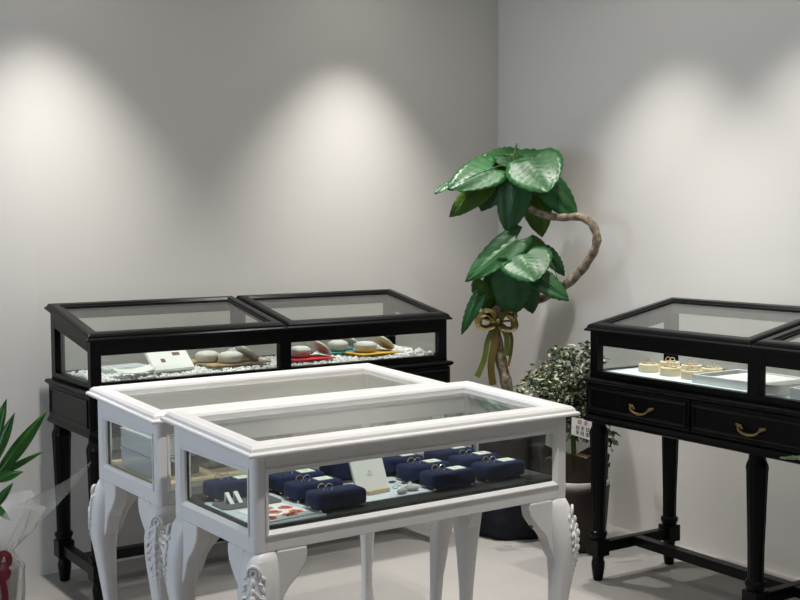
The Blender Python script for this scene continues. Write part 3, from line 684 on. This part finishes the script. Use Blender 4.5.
# ------------------------------------------------------------------ leaves and plants
def leaf_mesh(base, tip, width, tilt=0.0, curl=0.15, fold=0.12, lobe=0.16, peak=0.58, wave=0.004, nv=42, nu=10, face=None, power=0.75, vein_edge=False):
    base, tip = Vector(base), Vector(tip); a = tip - base; L = a.length; a.normalize()
    w = face.normalized() if face else (Vector((0, 0, CAM_H)) - base).normalized()
    n = (w - a * w.dot(a)).normalized(); n = Matrix.Rotation(tilt, 3, a) @ n; s = a.cross(n)
    vs = []; fs = []
    sc = 0.018 if vein_edge else 0.0
    for i in range(nv + 1):
        t = i / nv
        hw = 0.5 * width * max(0.0, math.sin(PI * (t * 0.97 + 0.03) ** peak)) ** power
        hw *= 1 + sc * math.sin(t * 9 * 2 * PI)
        if t > 0.80: hw *= 1 - 0.35 * ((t - 0.80) / 0.2) * (1 if vein_edge else 0)
        if i == nv: hw = 0.001
        if i == 0: hw = 0.22 * width
        for j in range(-nu // 2, nu // 2 + 1):
            q = j / (nu / 2); x = hw * q
            y = t * L - lobe * L * abs(q) ** 1.3 * (1 - t) ** 3
            ph = (t - 0.28 * abs(q)) * 7 * 2 * PI
            z = -curl * L * (t - 0.25) ** 2 - fold * abs(x) + wave * math.sin(ph) * (0.3 + abs(q)) * (1 if 0 < i < nv else 0) + 0.003 * math.sin(5 * t + 7 * q)
            vs.append(base + a * y + s * x + n * z)
    k = nu + 1
    for i in range(nv):
        for j in range(nu): fs.append((i * k + j, i * k + j + 1, (i + 1) * k + j + 1, (i + 1) * k + j))
    rib = [vs[i * k + nu // 2] + n * 0.0012 for i in range(nv + 1)]
    side = []
    for i in range(6, nv - 8, 6):
        for sg in (-1, 1):
            side.append([vs[(i + (jj * 2)) * k + nu // 2 + sg * jj] + n * 0.0008 for jj in range(0, nu // 2)])
    return vs, fs, rib, side
def build_leaf(parent, m, vein=True, **kw):
    vs, fs, rib, side = leaf_mesh(**kw)
    me = bpy.data.meshes.new('leaf'); me.from_pydata([tuple(v) for v in vs], [], fs); me.materials.append(MATS[m])
    for p in me.polygons: p.use_smooth = True
    o = bpy.data.objects.new('leaf', me); col.objects.link(o); o.parent = parent
    sd = o.modifiers.new('thick', 'SOLIDIFY'); sd.thickness = 0.0008
    if vein:
        mv = MB().tube(rib[:-1], [0.0016 * (1 - i / len(rib)) + 0.0005 for i in range(len(rib) - 1)], 5)
        for sv in side: mv.tube(sv, 0.0007, 4)
        mv.build('midrib', 'vein', o, smooth=True)
    return o
def smooth_path(pts, n=6):
    pts = [Vector(p) for p in pts]; out = []
    for i in range(len(pts) - 1):
        p0, p1, p2, p3 = pts[max(i - 1, 0)], pts[i], pts[i + 1], pts[min(i + 2, len(pts) - 1)]
        for k in range(n):
            t = k / n
            out.append(0.5 * ((2 * p1) + (p2 - p0) * t + (2 * p0 - 5 * p1 + 4 * p2 - p3) * t * t + (3 * p1 - p0 - 3 * p2 + p3) * t ** 3))
    return out + [pts[-1]]

# -- tall ficus with the looping trunk
DF = 5.22
fic = thing('ficus_tree', 'tall potted ficus with looping trunk and big heart-shaped leaves in the corner', 'potted plant')
pb = at_z(505, 533, 0.0)
def F(px, py, dd=0.0): return at(px, py, DF + dd)
tr_px = [(511, 440, 0), (510, 415, 0), (508, 392, 0), (502, 365, 0), (497, 340, 0), (495, 318, 0.0), (502, 304, 0.02), (518, 302, 0.04), (535, 300, 0.05), (556, 291, 0.0), (575, 277, -0.08), (590, 258, -0.14), (597, 240, -0.17), (592, 224, -0.16), (580, 217, -0.12), (563, 217.5, -0.06), (548, 216, -0.02), (534, 211, -0.03), (522, 201, -0.03), (514, 186, -0.02), (513, 170, 0.0), (515, 152, 0.0), (517, 143, 0.0)]
tp = [F(*p) for p in tr_px]
tp = [Vector((tp[0].x, tp[0].y, 0.42)), ] + tp[1:]
tr = smooth_path(tp, 5)
nr = len(tr)
rad = []
for i in range(nr):
    q = i / (nr - 1); rad.append((0.027 * (1 - q) + 0.012 * q if q < 0.75 else 0.015 - 0.044 * (q - 0.75)) * (1 + 0.10 * math.sin(i * 1.7)))
MB().tube(tr[:int(nr * 0.80)], rad[:int(nr * 0.80)], 12).build('trunk', 'bark', fic, smooth=True)
MB().tube(tr[int(nr * 0.80) - 1:], rad[int(nr * 0.80) - 1:], 10).build('shoot', 'green_stem', fic, smooth=True)
px0, py0 = tp[0].x, tp[0].y
MB().lathe([(0.125, 0.0), (0.135, 0.01), (0.155, 0.43), (0.160, 0.46), (0.150, 0.46), (0.145, 0.42)], 28, (px0, py0, 0), cap=True).build('pot', 'dark_pot', fic, smooth=True)
MB().lathe([(0.147, 0.40), (0.146, 0.435), (0.08, 0.445), (0.01, 0.448)], 20, (px0, py0, 0)).build('soil', 'soil', fic, smooth=True)
G, Y = 'leaf', 'backlit_young_leaf'
# base px, tip px, apparent width px, tilt, depth base, depth tip, material
LV = [((531, 159), (547, 190), 58, -0.15, -0.06, -0.18, G), ((516, 157), (559, 154), 18, -1.0, 0.02, 0.0, G), ((521, 159), (487, 152), 22, 0.85, 0.06, 0.02, G),
      ((498, 157), (456, 169), 16, 0.8, 0.06, 0.06, Y), ((493, 168), (448, 186), 33, 0.55, -0.04, -0.12, G), ((450, 184), (434, 192), 7, 1.1, -0.05, -0.07, G),
      ((484, 186), (449, 216), 25, 0.2, -0.02, -0.03, Y), ((494, 178), (480, 211), 34, 0.3, 0.0, 0.02, G), ((516, 188), (506, 233), 34, 0.1, -0.05, -0.02, G),
      ((534, 190), (543, 238), 34, -0.1, 0.06, 0.10, Y), ((546, 182), (579, 220), 30, -0.3, 0.0, 0.0, G), ((512, 160), (500, 184), 30, 0.5, 0.08, 0.06, Y),
      ((519, 174), (536, 205), 32, 0.2, 0.10, 0.12, G), ((502, 172), (520, 192), 26, -0.4, 0.09, 0.04, Y), ((508, 178), (498, 205), 30, 0.2, 0.04, 0.05, G),
      ((517, 239), (465, 279), 30, 0.35, -0.04, -0.10, G), ((524, 254), (534, 280), 53, -0.10, -0.08, -0.18, G), ((535, 254), (533, 234), 28, 0.3, 0.04, 0.05, Y),
      ((547, 252), (566, 275), 16, -0.5, 0.04, 0.04, G), ((536, 275), (570, 299), 23, -0.5, -0.06, -0.10, G), ((515, 268), (508, 320), 46, 0.0, -0.08, -0.02, G),
      ((523, 282), (532, 315), 28, 0.3, -0.02, 0.02, G), ((486, 282), (492, 314), 30, -0.4, 0.0, 0.02, Y), ((478, 298), (460, 334), 14, 0.4, -0.04, -0.04, G),
      ((520, 262), (536, 290), 32, 0.3, 0.04, 0.07, G), ((500, 274), (485, 300), 26, -0.3, 0.05, 0.06, G)]
crown_top = F(513, 172); crown_low = F(522, 300, 0.04)
for (b, tpx, w, tilt, d0, d1, m) in LV:
    P0, P1 = F(b[0], b[1], d0), F(tpx[0], tpx[1], d1)
    wid = w / F_PX * DF / max(0.35, math.cos(tilt))
    lf = build_leaf(fic, m, base=P0, tip=P1, width=wid, tilt=tilt, curl=0.16, fold=0.12, lobe=0.20, peak=0.52, power=0.62, wave=0.0024, vein_edge=True)
    cen = crown_top if b[1] < 215 else crown_low
    near = min(tr[int(nr * (0.72 if b[1] < 215 else 0.28)):int(nr * (1.0 if b[1] < 215 else 0.45))], key=lambda p: (p - P0).length)
    mid = (near + P0) / 2 + Vector((0, 0, 0.015))
    MB().tube(smooth_path([near, mid, P0], 4), 0.0022, 6).build('petiole', 'green_stem', lf, smooth=True)

# navy cloth bag around the pot
m = MB(); rb = random.Random(2); rings = []
for z, r in ((0.0, 0.160), (0.03, 0.178), (0.09, 0.182), (0.16, 0.178), (0.22, 0.186), (0.25, 0.178), (0.262, 0.168)):
    rings.append([(px0 + r * (1 + 0.05 * math.sin(7 * a + z * 20) + 0.03 * math.sin(13 * a - z * 30)) * math.cos(a), py0 + r * (1 + 0.05 * math.sin(7 * a + z * 20)) * math.sin(a), z + 0.012 * math.sin(5 * a) * (z > 0.2)) for a in [2 * PI * k / 40 for k in range(40)]])
m.loft(rings, cap=False)
tag(m.build('pot_wrap', 'navy_cloth', smooth=True), 'crumpled dark navy cloth wrap around the ficus pot', 'pot cover')
kb = bpy.data.objects['pot_wrap'].modifiers.new('thick', 'SOLIDIFY'); kb.thickness = 0.003

# ribbon bow tied round the trunk
def ribbon(parent, name, pts, w, m, face):
    pts = smooth_path(pts, 6); vs = []; mbx = MB(); rings = []
    for i, p in enumerate(pts):
        tg = (pts[min(i + 1, len(pts) - 1)] - pts[max(i - 1, 0)]).normalized(); s = tg.cross(face).normalized()
        ww = w[0] + (w[1] - w[0]) * i / (len(pts) - 1)
        n = s.cross(tg).normalized()
        rings.append([p + s * ww / 2 + n * 0.0004, p - s * ww / 2 + n * 0.0004, p - s * ww / 2 - n * 0.0004, p + s * ww / 2 - n * 0.0004])
    return mbx.loft(rings).build(name, m, parent, smooth=False)
bow = thing('ribbon_bow', 'olive ribbon bow with long tails tied to the ficus trunk', 'bow')
tocam = (Vector((0, 0, CAM_H)) - F(497, 322)).normalized(); tilted = (tocam * 0.72 + Vector((0, 0, 0.7))).normalized()
FB = lambda x, y, d=0.0: F(x, y, -0.035 + d)
for pts, w in (([(497, 322), (488, 314), (480, 316), (479, 325), (487, 328), (497, 323)], (0.034, 0.034)), ([(498, 322), (505, 314), (513, 319), (514, 328), (506, 329), (498, 323)], (0.034, 0.034)),
               ([(497, 321), (492, 312), (485, 311), (484, 317), (490, 320), (497, 322)], (0.026, 0.026)), ([(499, 321), (507, 312), (516, 314), (514, 320), (506, 321), (500, 322)], (0.012, 0.012))):
    ribbon(bow, 'loop', [FB(x, y, -0.02 * math.sin(PI * i / (len(pts) - 1))) for i, (x, y) in enumerate(pts)], w, 'olive_ribbon', tilted)
MB().ball(FB(498, 322, -0.012), (0.014, 0.012, 0.016), 10, 6).build('knot', 'olive_ribbon', bow, smooth=True)
for pts, w, m in (([(495, 324), (488, 340), (484, 360), (477, 377)], (0.022, 0.026), 'green_ribbon'), ([(496, 325), (494, 345), (491, 365), (493, 385)], (0.032, 0.032), 'olive_ribbon'),
                  ([(500, 324), (506, 335), (507, 345), (506, 356)], (0.024, 0.026), 'green_ribbon'), ([(501, 324), (511, 335), (511, 352), (508, 366)], (0.018, 0.012), 'olive_ribbon')):
    ribbon(bow, 'tail', [FB(x, y, 0.0) for x, y in pts], w, m, tocam)

# -- variegated small-leaved ficus beside the right-hand case
DV = 4.95
vf = thing('variegated_ficus', 'bushy small-leaved variegated ficus in a brown pot beside the right wall', 'potted plant')
vb = at(574, 500, 5.0); vb.z = 0
V = lambda px, py, dd=0.0: at(px, py, DV + dd)
MB().lathe([(0.125, 0.0), (0.132, 0.01), (0.150, 0.25), (0.152, 0.275), (0.144, 0.275), (0.14, 0.25)], 28, vb).build('pot', 'dark_pot', vf, smooth=True)
MB().lathe([(0.138, 0.25), (0.150, 0.268), (0.153, 0.296), (0.148, 0.299), (0.140, 0.28)], 28, vb).build('pot_liner', 'pot_liner', vf, smooth=True)
MB().lathe([(0.139, 0.275), (0.138, 0.33), (0.12, 0.37), (0.06, 0.385), (0.01, 0.39)], 20, vb).build('straw_packing', 'straw', vf, smooth=True)
m = MB(); rr2 = random.Random(9)
for k in range(9):
    a0 = 2 * PI * k / 9; a1 = a0 + 0.75
    q = []
    for rr_, zz in ((0.137, 0.28), (0.142, 0.35), (0.150, 0.37 + 0.06 * rr2.random())):
        q.append([(vb.x + rr_ * math.cos(a0), vb.y + rr_ * math.sin(a0), zz - 0.03 * rr2.random()), (vb.x + (rr_ + 0.004) * math.cos((a0 + a1) / 2), vb.y + (rr_ + 0.004) * math.sin((a0 + a1) / 2), zz), (vb.x + rr_ * math.cos(a1), vb.y + rr_ * math.sin(a1), zz - 0.04 * rr2.random())])
    m.loft(q, cap=False, closed=False)
o = m.build('kraft_collar', 'dark_kraft', vf); o.modifiers.new('thick', 'SOLIDIFY').thickness = 0.002
rv = random.Random(21)
ends = [(521, 386), (530, 378), (536, 372), (546, 364), (556, 352), (562, 349), (572, 352), (584, 350), (592, 348), (596, 362), (540, 392), (550, 400), (560, 392), (570, 380), (580, 372), (590, 385), (575, 402), (588, 405), (598, 400), (565, 410), (595, 420), (582, 418), (606, 432), (611, 442), (604, 418), (546, 380), (568, 366), (578, 392), (602, 380), (610, 395), (556, 378), (590, 430), (572, 425)]
top = Vector((vb.x, vb.y, 0.40)); fol = MB(); stemm = MB()
stemm.tube([top - Vector((0, 0, 0.05)), top + Vector((0.0, 0.01, 0.12)), top + Vector((-0.005, 0, 0.24))], [0.012, 0.010, 0.006], 7)
for e in ends:
    E = V(e[0], e[1], rv.uniform(-0.13, 0.13)); st = top + Vector((0, 0, rv.uniform(0.05, 0.22)))
    if E.x > XR - 0.05: E.x = XR - 0.05
    path = smooth_path([st, (st + E) / 2 + Vector((0, 0, 0.04)), E], 5)
    stemm.tube(path, 0.0018, 5)
    for k in range(46):
        i = rv.randrange(2, len(path)); p = path[i] + Vector((rv.gauss(0, .018), rv.gauss(0, .018), rv.gauss(0, .016)))
        if p.x > XR - 0.03: p.x = XR - 0.03
        d = Vector((rv.gauss(0, 1), rv.gauss(0, 1), rv.gauss(-1.0, 0.5))).normalized()
        d = (d + (E - st).normalized() * 0.6).normalized(); L = rv.uniform(0.034, 0.054); s = d.orthogonal().normalized()
        s = Matrix.Rotation(rv.random() * 6.28, 3, d) @ s; n = d.cross(s); w = L * 0.21
        fol.add([p, p + d * L * .4 + s * w - n * .003, p + d * L * .45 + n * .002, p + d * L * .4 - s * w - n * .003, p + d * L], [(0, 1, 2), (0, 2, 3), (1, 4, 2), (2, 4, 3)])
stemm.build('stems', 'green_stem', vf)
o = fol.build('foliage', 'variegated', vf); o['kind'] = 'stuff'
# message plaque standing in that pot
pl = thing('message_plaque', 'small white plaque with red and black characters standing in the brown pot', 'plaque')
cdir = (Vector((0, 0, 0)) - Vector((vb.x, vb.y, 0))).normalized()
A, Bq, Cq, Dq = V(572, 417, -0.17), V(594, 421, -0.15), V(592.6, 441, -0.15), V(571.5, 434.5, -0.17)
nn = (Bq - A).cross(Dq - A).normalized()
if nn.dot(cdir) < 0: nn = -nn
MB().loft([[A, Bq, Cq, Dq], [p - nn * 0.003 for p in (A, Bq, Cq, Dq)]]).build('board', 'paper', pl)
def on_pl(s, t, h): return A + (Bq - A) * s + (Dq - A) * t + (Cq - Bq - Dq + A) * s * t + nn * h
def strokes(m, s0, s1, t0, t1, segs):
    for (a, b, c, d) in segs:
        q = [on_pl(s0 + (s1 - s0) * x, t0 + (t1 - t0) * y, 0.0006) for x, y in ((a, b), (c, b), (c, d), (a, d))]
        m.loft([q, [p - nn * 0.0006 for p in q]])
k1 = [(0, 0, 1, .16), (.4, 0, .58, 1), (0, .42, 1, .58), (.08, .84, .92, 1)]; k2 = [(0, 0, .16, 1), (.84, 0, 1, 1), (0, 0, 1, .16), (0, .44, 1, .58), (0, .84, 1, 1)]
mr = MB(); strokes(mr, .27, .43, .10, .30, k2); strokes(mr, .55, .72, .10, .30, k1); mr.build('red_writing', 'red_ink', pl)
mk = MB()
for j, t0 in enumerate((.42, .68)):
    for i, s0 in enumerate((.20, .42, .66)): strokes(mk, s0, s0 + .15, t0, t0 + .19, k1 if (i + j) % 2 else k2)
mk.build('black_writing', 'ink', pl)
MB().tube([(A + Dq) / 2 * 0.5 + (Bq + Cq) / 2 * 0.5 - nn * 0.006, Vector((vb.x, vb.y, 0.37)) + cdir * 0.10], 0.002, 6).build('stick', 'pale_wood', pl)

# -- gift-wrapped dracaena by the pillar
DD = 4.08
dr = thing('dracaena', 'gift-wrapped potted dracaena with strap leaves where the back wall bends', 'potted plant')
db = at(-14, 560, DD); db.z = 0
Q = lambda px, py, dd=0.0: at(px, py, DD + dd)
MB().lathe([(0.085, 0.0), (0.09, 0.01), (0.11, 0.17), (0.114, 0.19), (0.106, 0.19), (0.10, 0.17)], 24, db).build('pot', 'dark_pot', dr, smooth=True)
MB().lathe([(0.10, 0.15), (0.10, 0.17), (0.01, 0.178)], 20, db).build('soil', 'soil', dr, smooth=True)
MB().tube([db + Vector((0, 0, 0.16)), db + Vector((0.005, 0, 0.35)), db + Vector((0, 0.005, 0.62))], [0.016, 0.013, 0.010], 8).build('stem', 'green_stem', dr, smooth=True)
for (b, tpx, w, tilt, d0, d1) in (((-8, 482), (48, 413), 14, 0.3, 0, 0.02), ((-10, 470), (14.5, 414), 11, 0.1, -0.05, -0.06), ((-12, 455), (5.5, 399), 12, -0.2, 0.03, 0.05), ((-8, 478), (43, 454), 7, 0.6, 0.05, 0.08), ((-10, 482), (22, 474), 10, 0.7, -0.04, -0.08), ((-10, 512), (13, 485), 9, 0.4, 0.0, -0.04),
                                 ((-16, 470), (-60, 420), 13, 0.3, 0, 0.0), ((-16, 460), (-35, 398), 12, 0.2, 0, 0.05), ((-18, 490), (-70, 470), 12, 0.3, 0, -0.05), ((-14, 470), (-20, 395), 12, 0.3, -0.05, -0.1), ((-12, 500), (8, 520), 8, 0.4, -0.02, -0.1)):
    P0, P1 = Q(b[0], b[1], d0), Q(tpx[0], tpx[1], d1)
    build_leaf(dr, 'strap_leaf', vein=False, base=P0, tip=P1, width=w / F_PX * DD / math.cos(tilt), tilt=tilt, curl=0.12, fold=0.35, lobe=0.0, peak=0.95, wave=0.0, power=0.9)
# cellophane wrap: a crumpled cone round the pot with one flaring corner
cw = thing('cellophane_wrap', 'clear crinkled cellophane wrap flaring out around the dracaena pot', 'wrapping')
m = MB(); rings = []
for z, r in ((0.02, 0.118), (0.10, 0.125), (0.18, 0.128), (0.215, 0.10), (0.24, 0.085), (0.27, 0.11), (0.33, 0.15), (0.40, 0.185)):
    rings.append([(db.x + r * (1 + (0.06 + 0.05 * (z > .2)) * math.sin(9 * a + z * 12) + 0.04 * math.sin(17 * a)) * math.cos(a), db.y + r * (1 + (0.06 + 0.05 * (z > .2)) * math.sin(9 * a + z * 12)) * math.sin(a), z + 0.02 * math.sin(4 * a) * (z > 0.3)) for a in [2 * PI * k / 48 for k in range(48)]])
m.loft(rings, cap=False).build('film_cone', 'cellophane', cw, smooth=True)
cs = [[(-6, 560), (0, 556), (4, 552), (10, 548)], [(-5, 535), (4, 532), (14, 534), (24, 540)], [(2, 512), (16, 512), (30, 520), (40, 522)], [(14, 506), (26, 503), (42, 508), (52, 511)], [(30, 499), (44, 494), (56, 496), (62, 500)], [(50, 489), (58, 486), (68, 486), (74, 488)], [(78, 474), (80, 473), (83, 473), (86, 474)], [(90, 462), (90.5, 461.5), (91, 461.5), (91.5, 462)]]
m = MB(); rows = []
for i, r in enumerate(cs):
    rows.append([Q(x, y, -0.10 + 0.02 * math.sin(i * 1.3 + j * 2.1) + 0.018 * j) for j, (x, y) in enumerate(r)])
m.loft(rows, cap=False, closed=False); o = m.build('film_corner', 'cellophane', cw, smooth=True, subsurf=2)
rbw = thing('ribbon_bow', 'dark red ribbon bow tied around the cellophane wrap', 'bow')
RB = lambda x, y, d=0.0: Q(x, y, -0.14 + d)
tc2 = (Vector((0, 0, CAM_H)) - RB(0, 560)).normalized()
for pts in ([(-4, 564), (2, 554), (8, 556), (8, 564), (-2, 566)], [(-6, 564), (-14, 553), (-22, 556), (-18, 566), (-6, 566)], [(-4, 566), (3, 568), (8, 573), (4, 578), (-4, 568)]):
    ribbon(rbw, 'loop', [RB(x, y, -0.012 * math.sin(PI * i / 4)) for i, (x, y) in enumerate(pts)], (0.022, 0.022), 'red_ribbon', tc2)
MB().ball(RB(-4, 565, -0.008), (0.012, 0.010, 0.013), 10, 6).build('knot', 'red_ribbon', rbw, smooth=True)
for pts in ([(-3, 567), (2, 580), (5, 594), (4, 606)], [(-6, 567), (-10, 582), (-14, 600), (-12, 612)]):
    ribbon(rbw, 'tail', [RB(x, y) for x, y in pts], (0.018, 0.024), 'red_ribbon', tc2)

# -- foliage plant standing just to the right of the view, one leaf tip reaches in
DR = 3.05
rp_ = thing('leafy_plant', 'potted plant whose pale green leaf tip reaches before the drawered black case', 'potted plant')
rbp = at(905, 560, DR); rbp.z = 0
MB().lathe([(0.09, 0), (0.10, 0.01), (0.12, 0.22), (0.124, 0.24), (0.115, 0.24), (0.11, 0.22)], 24, rbp).build('pot', 'pot_liner', rp_, smooth=True)
MB().lathe([(0.112, 0.2), (0.112, 0.222), (0.01, 0.23)], 20, rbp).build('soil', 'soil', rp_, smooth=True)
MB().tube([rbp + Vector((0, 0, 0.2)), rbp + Vector((0, 0, 0.55)), rbp + Vector((0, 0, 0.80))], [0.012, 0.010, 0.006], 8).build('stem', 'green_stem', rp_, smooth=True)
for (b, tpx, w) in (((895, 460), (781, 456), 6), ((905, 450), (860, 380), 30), ((908, 455), (965, 400), 30), ((908, 470), (970, 470), 28), ((900, 480), (850, 520), 28)):
    build_leaf(rp_, 'pale_leaf', base=at(*b, DR), tip=at(*tpx, DR), width=w / F_PX * DR * 1.5, tilt=0.5, curl=0.05, fold=0.15, lobe=0.03, peak=0.7)
